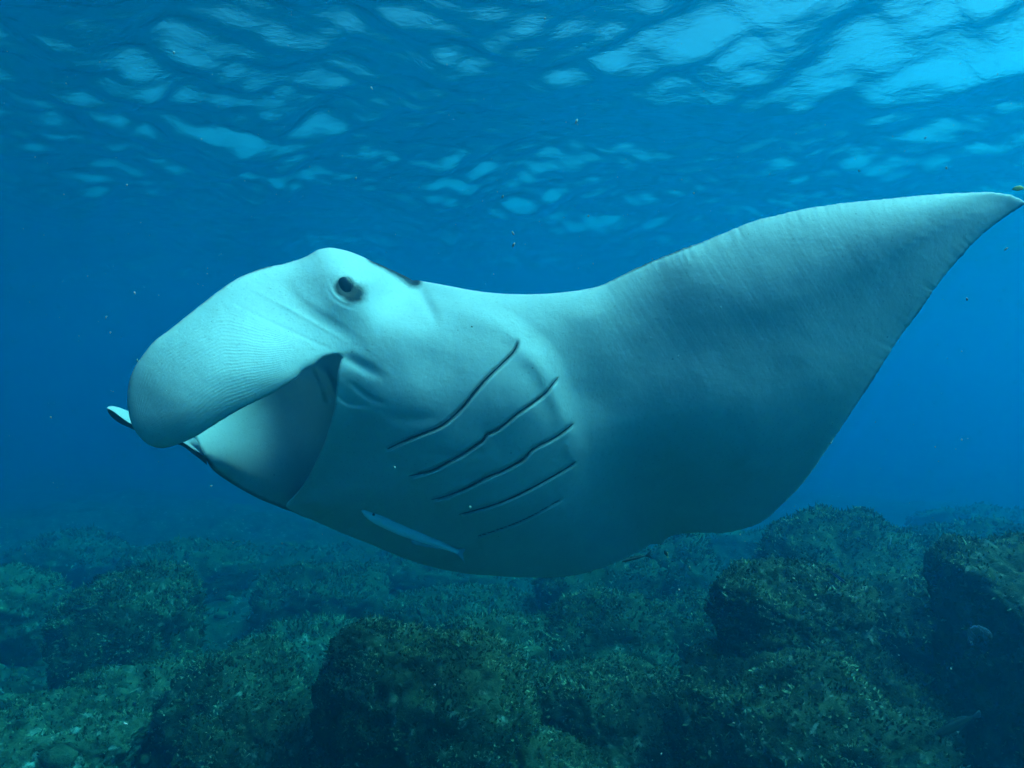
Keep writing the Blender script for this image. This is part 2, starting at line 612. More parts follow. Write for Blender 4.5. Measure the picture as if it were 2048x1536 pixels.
rock('boulder', 'hazy rock at the right behind the broad rough rock', 1960, 1150, 8.00, (0.75, 0.60, 0.42), 17, 5, 1.8, algae=3120)
rock('boulder', 'shaggy boulder on the left with a black hollow under it', 262, 1255, 6.60, (0.52, 0.46, 0.40), 18, 5, 1.9, rotz=0.5, tilt=-0.35, box=0.6, algae=7488)
rock('boulder', 'flat pale slab in the lower left corner', 110, 1500, 5.00, (0.62, 0.50, 0.24), 19, 6, 1.2, mat=M_PALE, algae=3120)
rock('boulder', 'low pale slab right of the lower left corner slab', 300, 1420, 5.60, (0.62, 0.42, 0.20), 20, 5, 1.8, rotz=0.3, mat=M_PALE, algae=3120)
rock('boulder', 'rough slab left of the bottom centre block with a pale crust', 470, 1400, 5.40, (0.42, 0.36, 0.24), 21, 5, 1.9, rotz=0.8, algae=3744)
rock('boulder', 'dark low rock at the bottom edge left of the bottom centre block', 520, 1545, 4.50, (0.42, 0.36, 0.26), 22, 6, 1.2, rotz=0.2, algae=4368)
rock('boulder', 'pale smooth slab behind the left face of the bottom centre block', 615, 1312, 7.20, (0.55, 0.50, 0.26), 23, 5, 1.0, rotz=0.3, mat=M_PALE, algae=2275)
rock('boulder', 'dark rock in the haze under the remora', 640, 1190, 9.48, (0.75, 0.60, 0.30), 24, 5, 1.9, rotz=0.2, algae=2275)
rock('boulder', 'dim rock in the haze above the left shaggy boulder', 390, 1140, 11.04, (0.90, 0.70, 0.30), 25, 5, 1.9, rotz=0.7, algae=1430)
rock('boulder', 'pale rock at the left edge behind the left shaggy boulder', 30, 1222, 8.00, (0.45, 0.50, 0.33), 26, 5, 1.8, rotz=0.2, mat=M_PALE, algae=2275)
rock('boulder', 'faint pale hump at far left, deepest in the haze', 150, 1115, 12.52, (1.00, 0.80, 0.30), 27, 5, 1.6, mat=M_PALE, algae=1430)
rock('boulder', 'low rock under the belly of the manta ray at centre', 930, 1241, 8.22, (0.90, 0.60, 0.22), 28, 5, 1.8, rotz=0.1, algae=3120)
rock('boulder', 'low green rock in front of the mottled rock at centre right', 1000, 1330, 6.00, (0.55, 0.42, 0.28), 29, 5, 1.9, rotz=0.6, algae=3744)
rock('boulder', 'hazy low rock at far centre between belly and sea floor', 880, 1152, 11.48, (1.10, 0.80, 0.30), 30, 5, 1.9, algae=1430)


# ------------------------------------------------------------------ manta ray
def seg_dist(P, A, B):
    """distance of points P (n,2) to segments A-B (m,2): min distance, index of the nearest, parameter"""
    best = np.full(len(P), 1e9)
    bi = np.zeros(len(P), dtype=int)
    bt = np.zeros(len(P))
    for j in range(len(A)):
        ab = B[j] - A[j]
        t = np.clip(((P - A[j]) @ ab) / (ab @ ab + 1e-12), 0, 1)
        q = P - A[j] - t[:, None] * ab
        d2 = q[:, 0] ** 2 + q[:, 1] ** 2
        m = d2 < best
        best[m] = d2[m]
        bi[m] = j
        bt[m] = t[m]
    return np.sqrt(best), bi, bt


def line_info(P, pts, reach=130.0):
    """distance to an open polyline, signed side (+ = below/right in the picture), parameter 0..1"""
    pts = np.asarray(pts, float)
    lo_, hi_ = pts.min(0) - reach, pts.max(0) + reach
    m = ((P > lo_) & (P < hi_)).all(1)
    d_all, s_all, t_all = np.full(len(P), 1e4), np.ones(len(P)), np.full(len(P), 0.5)
    if not m.any():
        return d_all, s_all, t_all
    Q = P[m]
    A, B = pts[:-1], pts[1:]
    d, i, t = seg_dist(Q, A, B)
    L = np.linalg.norm(B - A, axis=1)
    cum = np.concatenate([[0], np.cumsum(L)])
    ab = B[i] - A[i]
    q = Q - A[i]
    d_all[m] = d
    t_all[m] = (cum[i] + t * L[i]) / cum[-1]
    s_all[m] = np.sign(ab[:, 0] * q[:, 1] - ab[:, 1] * q[:, 0])
    return d_all, s_all, t_all


def catmull(pts, step=4.0, closed=True):
    pts = np.asarray(pts, float)
    n = len(pts)
    out = []
    rngk = range(n if closed else n - 1)
    for i in rngk:
        if closed:
            p0, p1, p2, p3 = pts[(i - 1) % n], pts[i], pts[(i + 1) % n], pts[(i + 2) % n]
        else:
            p0, p1, p2, p3 = pts[max(i - 1, 0)], pts[i], pts[i + 1], pts[min(i + 2, n - 1)]
        m = max(1, int(np.linalg.norm(p2[:2] - p1[:2]) / step))
        for q in range(m):
            t = q / m
            out.append(0.5 * ((2 * p1) + (-p0 + p2) * t + (2 * p0 - 5 * p1 + 4 * p2 - p3) * t * t + (-p0 + 3 * p1 - 3 * p2 + p3) * t ** 3))
    if not closed:
        out.append(pts[-1])
    return np.array(out)


def inside(P, poly):
    c = np.zeros(len(P), dtype=bool)
    n = len(poly)
    j = n - 1
    for i in range(n):
        a, b = poly[i], poly[j]
        cond = (a[1] > P[:, 1]) != (b[1] > P[:, 1])
        if cond.any():
            xx = (b[0] - a[0]) * (P[:, 1] - a[1]) / (b[1] - a[1] + 1e-12) + a[0]
            c ^= cond & (P[:, 0] < xx)
        j = i
    return c


def tps(ctrl, smooth=0.0):
    """thin plate spline through control points (x, y, value)"""
    c = np.asarray(ctrl, float)
    xy = c[:, :2] / 300.0
    n = len(c)

    def U(r2):
        return np.where(r2 > 1e-12, 0.5 * r2 * np.log(r2 + 1e-12), 0)
    K = U(((xy[:, None] - xy[None]) ** 2).sum(-1)) + smooth * np.eye(n)
    A = np.zeros((n + 3, n + 3))
    A[:n, :n] = K
    A[:n, n] = 1
    A[:n, n + 1:] = xy
    A[n, :n] = 1
    A[n + 1:, :n] = xy.T
    w = np.linalg.solve(A, np.concatenate([c[:, 2], np.zeros(3)]))

    def f(P):
        p = P / 300.0
        r = np.full(len(P), w[n]) + p @ w[n + 1:]
        for i in range(n):
            r += w[i] * U(((p - xy[i]) ** 2).sum(-1))
        return r
    return f


def shell(outline, rt, step, jitter=None):
    """triangulate a closed outline (n,2). rt: per outline point (rounding radius px, half thickness m).
    returns points, distance to outline, blended rounding, triangles, boundary flag"""
    poly = outline
    A, B = poly, np.roll(poly, -1, axis=0)
    x0, y0 = poly.min(0) - step * 2
    x1, y1 = poly.max(0) + step * 2
    gx = np.arange(x0, x1, step)
    gy = np.arange(y0, y1, step)
    X, Y = np.meshgrid(gx, gy)
    P = np.stack([X.ravel(), Y.ravel()], -1)
    ins = inside(P, poly)

    def exact(Q, blend):
        d = np.full(len(Q), 1e9)
        near = np.zeros_like(Q)
        wsum = np.zeros(len(Q))
        racc = np.zeros((len(Q), rt.shape[1]))
        for j in range(len(A)):
            ab = B[j] - A[j]
            q = Q - A[j]
            t = np.clip((q @ ab) / (ab @ ab + 1e-12), 0, 1)
            q -= t[:, None] * ab
            d2 = q[:, 0] ** 2 + q[:, 1] ** 2
            m = d2 < d
            d[m] = d2[m]
            near[m] = Q[m] - q[m]
            if blend:
                w = np.linalg.norm(ab) / (d2 + 9.0) ** 1.5
                wsum += w
                racc += w[:, None] * rt[j]
        return np.sqrt(d), near, (racc / wsum[:, None] if blend else None)
    # coarse grid first, exact distances only near the outline
    cs = 12.0
    cxs = np.arange(x0 - cs, x1 + 2 * cs, cs)
    cys = np.arange(y0 - cs, y1 + 2 * cs, cs)
    CX, CY = np.meshgrid(cxs, cys)
    cdist, _, crac = exact(np.stack([CX.ravel(), CY.ravel()], -1), True)
    cdist = cdist.reshape(CX.shape)
    crac = crac.reshape(CX.shape + (-1,))
    fx, fy = (P[:, 0] - cxs[0]) / cs, (P[:, 1] - cys[0]) / cs
    ix, iy = fx.astype(int), fy.astype(int)
    fx, fy = (fx - ix), (fy - iy)

    def bil(Gd):
        wx, wy = (fx[:, None], fy[:, None]) if Gd.ndim == 3 else (fx, fy)
        return (Gd[iy, ix] * (1 - wx) * (1 - wy) + Gd[iy, ix + 1] * wx * (1 - wy) + Gd[iy + 1, ix] * (1 - wx) * wy + Gd[iy + 1, ix + 1] * wx * wy)
    d = bil(cdist)
    racc = bil(crac)
    near = P.copy()
    cl = d < 26
    d[cl], near[cl], _ = exact(P[cl], False)
    sd = np.where(ins, d, -d)
    snap = d < 0.5 * step
    P[snap] = near[snap]
    sd[snap] = 0
    ny, nx = X.shape
    q = grid_faces(ny, nx)
    tri = np.concatenate([q[:, [0, 1, 2]], q[:, [0, 2, 3]]])
    s = sd[tri]
    full = (s >= 0).all(1) & (s > 0).any(1)
    mixd = (s > 0).any(1) & (s < 0).any(1)
    tris = [tuple(x) for x in tri[mixd]]
    Pl, rl = [], []
    cache = {}
    base_n = len(P)
    extra = []

    def cut(a, b):
        key = (min(a, b), max(a, b))
        if key not in cache:
            t = sd[a] / (sd[a] - sd[b])
            cache[key] = base_n + len(Pl)
            Pl.append(P[a] + t * (P[b] - P[a]))
            rl.append(racc[a] + t * (racc[b] - racc[a]))
        return cache[key]
    for tr in tris:
        outp = []
        for i in range(3):
            a, b = tr[i], tr[(i + 1) % 3]
            if sd[a] >= 0: outp.append(a)
            if (sd[a] > 0 and sd[b] < 0) or (sd[a] < 0 and sd[b] > 0): outp.append(cut(a, b))
        for i in range(1, len(outp) - 1):
            extra.append((outp[0], outp[i], outp[i + 1]))
    T = np.concatenate([tri[full], np.array(extra, dtype=int).reshape(-1, 3)])
    if Pl:
        P = np.concatenate([P, np.array(Pl)])
        sd = np.concatenate([sd, np.zeros(len(Pl))])
        racc = np.concatenate([racc, np.array(rl)])
    used = np.unique(T)
    remap = np.full(len(P), -1)
    remap[used] = np.arange(len(used))
    return P[used], np.clip(sd[used], 0, None), racc[used], remap[T]


def quarter(x):
    x = np.clip(x, 0, 1)
    return np.sqrt(np.clip(1 - (1 - x) ** 2, 0, 1))


def sstep(x, a, b):
    t = np.clip((x - a) / (b - a), 0, 1)
    return t * t * (3 - 2 * t)


# outline of the near side: head fin, head, belly and near wing (photo pixels), with edge rounding (px, m)
FIN = (16, 0.010)
HEAD = (60, 0.10)
CREASE = (30, 0.05)
LEAD = (60, 0.05)
WLEAD = (270, 0.16)
TIPE = (14, 0.008)
TRAIL = (110, 0.045)
REAR = (60, 0.05)
BELLY = (190, 0.26)
LIP = (7, 0.006)
OUT = [
    ((654, 495.5), HEAD), ((636, 499.5), HEAD), ((624.5, 506), HEAD), ((610, 514), HEAD), ((590, 521.5), (40, 0.05)), ((558, 530), (30, 0.03)), ((535, 533.5), (25, 0.02)),
    ((507, 543), FIN), ((473, 558), FIN), ((439, 581), FIN), ((405, 607), FIN), ((371, 634), FIN), ((337, 661), FIN), ((309, 682), FIN),
    ((289, 706), FIN), ((270, 733), FIN), ((260, 757), FIN), ((254.7, 786), FIN), ((255, 810), FIN), ((260, 839), FIN), ((269, 860), FIN),
    ((285, 880), FIN), ((302.5, 892), FIN), ((320, 896.4), FIN), ((341, 893.5), FIN), ((364, 885.5), FIN), ((391, 873.5), FIN), ((419, 856), FIN),
    ((446, 839), FIN), ((480, 819), FIN), ((514, 802), FIN), ((548, 785), FIN), ((576, 767.6), FIN), ((594, 755), FIN), ((606, 741), FIN), ((618, 735), FIN),
    ((629, 730), FIN), ((638, 721), FIN), ((649, 714), LIP), ((663, 710.5), LIP), ((678, 710), LIP), ((684, 714), LIP),
    ((679, 728), LIP), ((674.5, 750), LIP), ((673, 778), LIP), ((671, 795), LIP), ((668, 818), LIP), ((661, 848), LIP), ((650, 882), LIP), ((637, 912), LIP),
    ((621, 945), LIP), ((606, 970), LIP), ((590, 990), (20, 0.03)), ((572, 1012), (60, 0.08)),
    ((595, 1026.5), (120, 0.16)), ((644, 1048.5), BELLY), ((693, 1070), BELLY), ((742, 1088.5), BELLY), ((790, 1109), BELLY), ((839, 1126.6), BELLY), ((888, 1139), BELLY),
    ((937, 1147.6), BELLY), ((986, 1151.5), BELLY), ((1035, 1154.4), BELLY), ((1084, 1155), BELLY), ((1132, 1152.5), BELLY), ((1167, 1147), BELLY), ((1201, 1137), BELLY),
    ((1230, 1126), (150, 0.18)), ((1259, 1112), (120, 0.12)), ((1289, 1097), (90, 0.08)), ((1306, 1087.5), REAR), ((1325, 1089.5), (20, 0.012)), ((1331, 1079.5), (25, 0.015)), ((1342, 1072.5), REAR),
    ((1362, 1067), REAR), ((1393, 1065.6), REAR), ((1444, 1065.6), REAR), ((1471, 1062), REAR), ((1495, 1055.5), REAR), ((1515, 1048.5), REAR), ((1537, 1034.5), (40, 0.02)),
    ((1566, 1008), TRAIL), ((1609, 962), TRAIL), ((1653, 899.6), TRAIL), ((1701, 827), TRAIL), ((1749, 755), TRAIL), ((1797, 678), TRAIL), ((1841, 620), TRAIL),
    ((1884, 557.5), TRAIL), ((1932, 502), TRAIL), ((1971, 463.6), TRAIL), ((2009, 434.7), TIPE), ((2043, 413), TIPE), ((2053, 406.5), TIPE),
    ((2041, 399), TIPE), ((2026, 391.5), TIPE), ((2001, 386.5), TIPE), ((1971, 384.3), (20, 0.014)), ((1930, 385.5), (50, 0.04)), ((1865, 389), (110, 0.09)), ((1754, 399.5), WLEAD), ((1682, 407), WLEAD),
    ((1614, 417), WLEAD), ((1556, 430), WLEAD), ((1508, 442), WLEAD), ((1460, 461), WLEAD), ((1407, 483), WLEAD), ((1359, 500), WLEAD), ((1306, 521.4), LEAD),
    ((1248, 548), LEAD), ((1207, 569), LEAD), ((1167, 579), LEAD), ((1123, 585), LEAD), ((1079, 588), LEAD), ((1035, 588.4), LEAD), ((991, 586.4), LEAD),
    ((947, 581), LEAD), ((904, 573), LEAD), ((860, 565), (30, 0.035)), ((833, 560.5), (26, 0.03)), ((826, 561), CREASE), ((818, 556), CREASE), ((802, 548), CREASE),
    ((773, 534.7), HEAD), ((743.7, 522), HEAD), ((724, 513), HEAD), ((704.6, 505), HEAD), ((685, 499.5), HEAD), ((668, 496), HEAD),
]
# depth of the mid-surface (px, px, m): head towards the camera, tail away, wing raised
DEPTH = [
    (655, 497, 2.50), (700, 575, 2.44), (640, 600, 2.38), (760, 540, 2.58), (825, 562, 2.66), (860, 600, 2.54), (750, 640, 2.42), (610, 520, 2.46),
    (540, 535, 2.36), (560, 620, 2.30), (473, 560, 2.25), (405, 607, 2.17), (337, 661, 2.11), (270, 735, 2.07), (255, 800, 2.07), (320, 896, 2.10),
    (300, 800, 2.06), (391, 873, 2.10), (480, 819, 2.13), (420, 700, 2.11), (520, 690, 2.18), (576, 767, 2.20), (637, 722, 2.27), (600, 690, 2.25), (680, 710, 2.32),
    (700, 720, 2.34), (672, 790, 2.36), (660, 850, 2.42), (637, 912, 2.53), (600, 980, 2.70), (572, 1012, 2.86), (760, 800, 2.38), (720, 900, 2.52), (860, 720, 2.42), (820, 660, 2.43),
    (950, 760, 2.44), (900, 900, 2.54), (1000, 900, 2.60), (1060, 820, 2.52), (850, 1000, 2.76), (1000, 1020, 2.82), (700, 1000, 2.78),
    (644, 1048, 3.02), (790, 1109, 3.10), (937, 1147, 3.20), (1084, 1155, 3.28), (1201, 1137, 3.32), (1306, 1087, 3.28), (1150, 1040, 2.98), (1250, 1000, 2.96),
    (920, 600, 2.52), (1035, 590, 2.55), (1000, 660, 2.49), (1120, 700, 2.53), (1180, 640, 2.55), (1200, 575, 2.58), (1180, 800, 2.63), (1200, 900, 2.72),
    (1360, 505, 2.56), (1500, 445, 2.54), (1350, 700, 2.59), (1350, 900, 2.69), (1380, 1060, 3.12), (1500, 1050, 3.06), (1500, 900, 2.65), (1500, 650, 2.55),
    (1690, 407, 2.50), (1870, 389, 2.48), (2053, 406, 2.50), (1700, 600, 2.51), (1609, 962, 2.84), (1701, 827, 2.62), (1797, 678, 2.54), (1884, 557, 2.50), (1971, 463, 2.50),
]
SLITS = [
    ([(1038.5, 676), (1034, 689), (1027, 703.6), (1006, 725.5), (977, 753), (950.6, 782.7), (927, 812), (903.7, 835), (880, 853), (845, 867.6), (804, 883.8), (769, 901)], 2.9),
    ([(1117.6, 753), (1106, 766.6), (1091, 785.6), (1065, 806), (1035.5, 826.6), (997.5, 857), (974, 869), (965, 881), (933, 903), (898, 923), (862.7, 941), (816, 952.6)], 2.7),
    ([(1150, 844), (1132, 859), (1109, 875), (1065, 898.4), (1047, 917.5), (1006, 941), (977, 952.6), (933, 976), (892, 992), (863, 999.5)], 2.2),
    ([(1153, 922), (1135, 935), (1079.5, 967), (1021, 996.6), (970, 1015), (917.6, 1029)], 1.3),
    ([(1127.5, 995), (1098, 1012), (1049, 1038.7), (986, 1063), (952, 1073)], 0.8),
]
# skin folds: points, depth m (+ in), half width px, lip height m (raised just below the fold)
FOLDS = [
    ([(687, 715), (705, 722), (730, 735), (760, 752)], 0.012, 11, 0.0),
    ([(673, 788), (686, 799), (702, 808), (738, 811)], 0.008, 5, -0.006),
    ([(700, 765), (722, 783), (748, 800), (770, 806)], 0.006, 6, 0.0),
    ([(760, 822), (800, 836), (850, 838), (880, 834)], 0.006, 12, 0.0),
    ([(500, 576), (583, 620), (644, 655), (696, 686)], -0.0016, 4, 0.0),
    ([(473, 610), (542, 644.5), (603, 672), (661, 699)], 0.0016, 3.5, 0.0),
    ([(560, 560), (600, 610), (660, 650), (720, 690)], 0.004, 14, 0.002),
    ([(545, 1006), (560, 997), (577, 990)], 0.03, 5, 0.012),
    ([(624, 1040), (638, 1030), (652, 1022)], 0.03, 5, 0.012),
    ([(690, 1062), (703, 1054), (718, 1048)], 0.03, 5, 0.012),
    ([(660, 560), (668, 580), (686, 598), (710, 606)], 0.0018, 4, 0.0),
    ([(652, 566), (662, 590), (684, 608), (715, 618)], 0.0014, 3.5, 0.0),
    ([(828, 562), (850, 600), (872, 640)], 0.012, 12, 0.0),
    ([(1040, 700), (1075, 735), (1105, 790), (1128, 860)], -0.010, 16, 0.0),
    ([(840, 905), (900, 912), (960, 905)], 0.006, 9, 0.0),
    ([(890, 960), (950, 958), (1010, 945)], 0.006, 9, 0.0),
    ([(1170, 1075), (1230, 1050), (1270, 1020)], 0.02, 30, 0.0),
]
POUCH = np.array([(770, 690), (880, 640), (985, 632), (1050, 665), (1100, 715), (1135, 790), (1155, 870), (1160, 950), (1130, 1030), (1000, 1080), (900, 1060), (820, 990), (740, 900), (720, 790)], float)
MIDGAP = None


def build_manta():
    ctrl = np.array([[p[0], p[1], rt[0], rt[1]] for p, rt in OUT])
    dense = catmull(ctrl, 5.0)
    # slightly frayed wing margins
    tr = np.random.default_rng(4)
    fr = np.where(dense[:, 0] > 1180, 1.0, 0.25)
    dense[:, :2] += tr.normal(size=(len(dense), 2)) * 0.45 * fr[:, None]
    rt = np.clip(dense[:, 2:], [6, 0.005], None)
    P, d, rr, T = shell(dense[:, :2], rt, 2.9)
    base = tps(DEPTH, 0.0008)
    D0 = base(P)
    f = quarter(d / rr[:, 0])
    front = D0 - rr[:, 1] * f
    # gill pouch swelling with a shoulder towards the wing
    pc = catmull(POUCH, 12)
    pd, _, _ = line_info(P, np.concatenate([pc, pc[:1]]), 90)
    pin = inside(P, pc)
    psd = np.where(pin, pd, -pd)
    up_right = sstep(P[:, 0], 900, 1050) * (1 - 0.6 * sstep(P[:, 1], 860, 1000))
    front -= 0.017 * sstep(psd, -22, 24) * (0.04 + 0.96 * up_right)
    pigment = np.zeros(len(P))
    # gill slits
    for pts, w in SLITS:
        cpts = catmull(pts, 6, closed=False)
        dd, side, s = line_info(P, cpts)
        side = -side
        ends = sstep(s, -0.001, 0.07) * sstep(1 - s, -0.001, 0.05)
        front += 0.020 * np.exp(-(dd / max(w * 1.0, 2.6)) ** 2) * ends
        front -= 0.017 * np.where(side > 0, 1, 0) * np.exp(-dd / 26.0) * sstep(dd, w * 0.6, w * 1.8) * (0.3 + 0.7 * s) * ends
        front += 0.006 * np.where(side > 0, 0, 1) * np.exp(-dd / 22.0) * sstep(dd, w * 0.6, w * 1.8) * ends
        pigment = np.maximum(pigment, 0.5 * np.exp(-(dd / max(w * 0.8, 1.6)) ** 4) * ends)
    for pts, dep, w, lip in FOLDS:
        cpts = catmull(pts, 6, closed=False)
        dd, side, s = line_info(P, cpts)
        ends = np.clip(np.sin(np.pi * np.clip(s * 0.9 + 0.05, 0, 1)), 0, 1) ** 0.7
        far = 1.0
        front += dep * np.exp(-(dd / w) ** 2) * ends
        front -= lip * np.where(-side > 0, 1, 0) * np.exp(-dd / (w * 4)) * sstep(dd, w * 0.5, w * 1.5) * ends
    # soft natural unevenness
    Q = np.stack([P[:, 0] * 0.006, P[:, 1] * 0.006, np.zeros(len(P))], -1)
    front += 0.008 * fbm(Q, 3) * sstep(d, 10, 80)
    # eye socket mound
    ex, ey = 692, 576
    de = np.hypot((P[:, 0] - ex), (P[:, 1] - ey))
    front -= 0.030 * np.exp(-(de / 62) ** 2)
    front += 0.016 * np.exp(-(de / 17) ** 2)
    # dark pigment: ring and smudge by the eye, back of the head, trailing margin
    dsm = np.hypot((P[:, 0] - 708) / 1.0, (P[:, 1] - 587) / 0.85)
    pigment = np.maximum(pigment, 0.92 * np.exp(-(dsm / 28) ** 2))
    pigment = np.maximum(pigment, 0.95 * np.exp(-(np.hypot(P[:, 0] - 690, P[:, 1] - 574) / 23) ** 4))
    bk, _, bs = line_info(P, [(716, 505), (744, 518), (775, 530), (802, 543), (828, 559)])
    pigment = np.maximum(pigment, np.exp(-(bk / (6 + 13 * bs)) ** 2) * sstep(bs, 0.0, 0.3) * 1.0)
    bk, _, bs = line_info(P, [(500, 543), (520, 537), (542, 532)])
    pigment = np.maximum(pigment, 0.7 * np.exp(-(bk / 4) ** 2))
    tm, _, ts = line_info(P, [(1515, 1049), (1566, 1008), (1653, 900), (1749, 755), (1841, 620), (1932, 502), (2009, 435), (2050, 408)])
    pigment = np.maximum(pigment, 0.62 * np.exp(-(tm / 5.5) ** 2) * sstep(ts, 0.1, 0.45))
    lm, _, ls = line_info(P, [(1140, 583), (1207, 569), (1306, 521), (1407, 483), (1500, 444)])
    pigment = np.maximum(pigment, 0.75 * np.exp(-(lm / 3.5) ** 2) * np.sin(np.pi * np.clip(ls, 0, 1)))
    # masks for fine skin relief
    wing = sstep(P[:, 0], 1120, 1300) * (1 - 0.6 * sstep(P[:, 0], 1600, 1900)) * (1 - sstep(P[:, 1] + 0.15 * (P[:, 0] - 1300), 680, 880))
    lo, _, _ = line_info(P, [(300, 892), (341, 893), (391, 873), (446, 839), (514, 802), (576, 767), (606, 741), (638, 721), (663, 710)])
    hi, hs, _ = line_info(P, [(258, 830), (256, 790), (270, 733), (309, 682), (371, 640), (430, 610), (473, 614), (542, 647), (603, 674), (661, 701)])
    rib = lo / (lo + hi + 1e-6)
    fin = np.where(hs > 0, 1, 0) * (1 - sstep(rib, 0.80, 0.99)) * (1 - sstep(P[:, 0], 600, 655)) * sstep(d, 4, 22)
    # back: far side of the shell
    back_t = np.minimum(rr[:, 1] * 1.0, 0.14) * f + 0.22 * sstep(d, 20, 240) * (1 - sstep(P[:, 0], 1150, 1500)) * sstep(P[:, 0], 640, 800)
    back = np.maximum(D0 + back_t, front + 0.004)
    inner = d > 1e-6
    nb = int(inner.sum())
    bidx = np.where(inner, 0, 0)
    bidx = np.arange(len(P))
    bidx[inner] = len(P) + np.arange(nb)
    V = np.concatenate([at_np(P[:, 0], P[:, 1], front), at_np(P[inner, 0], P[inner, 1], back[inner])])
    Fm = [T[:, ::-1], bidx[T]]
    # orientation: front faces the camera (-Y)
    tri = V[T[0]]
    nrm = np.cross(tri[1] - tri[0], tri[2] - tri[0])
    if nrm @ tri[0] - nrm @ np.array([0, 0, CAMZ]) < 0:
        Fm = [T, bidx[T][:, ::-1]]
    A = {
        'pigment': np.concatenate([pigment, sstep(d[inner], 3, 16) * (1 - 0.0)]),
        'wing_streak': np.concatenate([wing, np.zeros(nb)]),
        'fin_rib': np.concatenate([rib, rib[inner]]),
        'fin_mask': np.concatenate([fin, np.zeros(nb)]),
        'inner_mouth_shade': np.zeros(len(P) + nb),
    }
    # the back of the rolled-out head fin is dark too; its rim stays pale
    UV = np.concatenate([P, P[inner]]) / 1000.0
    parts = [(V, np.concatenate(Fm), A, UV)]

    def add_sheet(V, F, pig, inner_shade=0.0, uv=None):
        n = len(V)
        z = np.zeros(n)
        parts.append((V, F, {'pigment': np.broadcast_to(pig, n) + z, 'wing_streak': z, 'fin_rib': z, 'fin_mask': z,
                             'inner_mouth_shade': np.broadcast_to(inner_shade, n) + z}, uv if uv is not None else np.zeros((n, 2))))

    # mouth: inner wall and far cheek, seen through the open mouth
    cav = catmull(np.array([(700, 690), (640, 660), (560, 690), (480, 760), (420, 820), (390, 862), (396, 886), (411, 917), (429, 943), (473, 973), (517, 997), (546, 1009), (580, 1022), (640, 1035), (700, 960), (720, 850), (720, 760)], float), 5)
    crt = np.tile([[46, 0.085]], (len(cav), 1)).astype(float)
    up = cav[:, 1] < 925
    crt[up] = (8, 0.012)
    Pc, dc, rc, Tc = shell(cav, crt, 4.0)
    cd = tps([(700, 690, 2.46), (640, 660, 2.75), (560, 690, 2.95), (480, 760, 2.95), (420, 820, 2.80), (392, 870, 2.68), (411, 917, 2.66), (440, 900, 2.74), (470, 870, 2.86), (429, 943, 2.76),
              (473, 973, 2.85), (517, 997, 2.92), (580, 1022, 2.98), (640, 1035, 3.02), (700, 960, 2.9), (720, 850, 2.72), (720, 760, 2.55), (640, 850, 2.84), (600, 800, 2.95),
              (560, 900, 2.93), (650, 770, 2.68), (520, 930, 2.90), (540, 820, 3.0)], 0.0008)(Pc)
    fc = quarter(dc / rc[:, 0])
    cf = cd - rc[:, 1] * fc
    for pts, dep, w in (([(648, 742), (660, 765), (672, 792)], -0.03, 9), ([(634, 745), (648, 775), (655, 800)], 0.03, 6)):
        dd, side, s = line_info(Pc, pts)
        cf += dep * np.exp(-(dd / w) ** 2)
    cb = cd + np.maximum(rc[:, 1] * 0.6, 0.012) * fc
    inn = dc > 1e-6
    bi = np.arange(len(Pc))
    bi[inn] = len(Pc) + np.arange(inn.sum())
    Vc = np.concatenate([at_np(Pc[:, 0], Pc[:, 1], cf), at_np(Pc[inn, 0], Pc[inn, 1], cb[inn])])
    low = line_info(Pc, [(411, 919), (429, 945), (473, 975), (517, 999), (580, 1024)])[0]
    rim_shade = 0.75 * np.exp(-(low / 9) ** 2)  # shade of the downturned lower rim, painted in as dark skin
    add_sheet(Vc, np.concatenate([Tc, bi[Tc][:, ::-1]]), np.concatenate([rim_shade, np.ones(inn.sum())]), np.concatenate([sstep(Pc[:, 0] - 0.35 * (Pc[:, 1] - 880), 440, 600), np.zeros(inn.sum())]),  # lit left and shaded right of the mouth put into the lining colour
              np.concatenate([Pc, Pc[inn]]) / 1000)

    # upper jaw: unseen mouth roof behind the near head fin, added to shade the mouth
    def pt(x, y, dd): return np.array(at(x, y, dd))
    la = catmull(np.array([pt(705, 690, 2.55), pt(672, 668, 2.66), pt(645, 655, 2.76), pt(620, 655, 2.84), pt(598, 662, 2.90)]), 0.03, closed=False)
    lb = catmull(np.array([pt(690, 672, 2.40), pt(660, 650, 2.41), pt(635, 640, 2.44), pt(612, 645, 2.50), pt(594, 655, 2.58)]), 0.03, closed=False)
    nn = 30

    def resx(a):
        i = np.linspace(0, len(a) - 1, nn)
        j = np.clip(i.astype(int), 0, len(a) - 2)
        return a[j] + (a[j + 1] - a[j]) * (i - j)[:, None]
    la, lb = resx(la), resx(lb)
    mm_ = 10
    sarr = np.linspace(0, 1, mm_)
    sheet = la[:, None] + (lb - la)[:, None] * sarr[None, :, None]
    under = sheet + np.array([0, 0, 0.03]) * np.sin(np.pi * sarr)[None, :, None]
    top = under + np.array([0, 0, 0.05]) * (0.3 + 0.7 * np.sin(np.pi * sarr))[None, :, None]
    gf = grid_faces(nn, mm_)
    rim = []
    loop = [i * mm_ for i in range(nn)] + [(nn - 1) * mm_ + j for j in range(1, mm_)] + [i * mm_ + mm_ - 1 for i in range(nn - 2, -1, -1)] + [j for j in range(mm_ - 2, 0, -1)]
    N_ = nn * mm_
    for q in range(len(loop)):
        a_, b_ = loop[q], loop[(q + 1) % len(loop)]
        rim += [(a_, b_, b_ + N_), (a_, b_ + N_, a_ + N_)]
    fq = np.concatenate([gf[:, [0, 1, 2]], gf[:, [0, 2, 3]]])
    add_sheet(np.concatenate([under.reshape(-1, 3), top.reshape(-1, 3)]), np.concatenate([fq, fq[:, ::-1] + N_, np.array(rim)]), np.concatenate([np.zeros(N_), np.ones(N_)]), np.concatenate([np.ones(N_), np.zeros(N_)]))

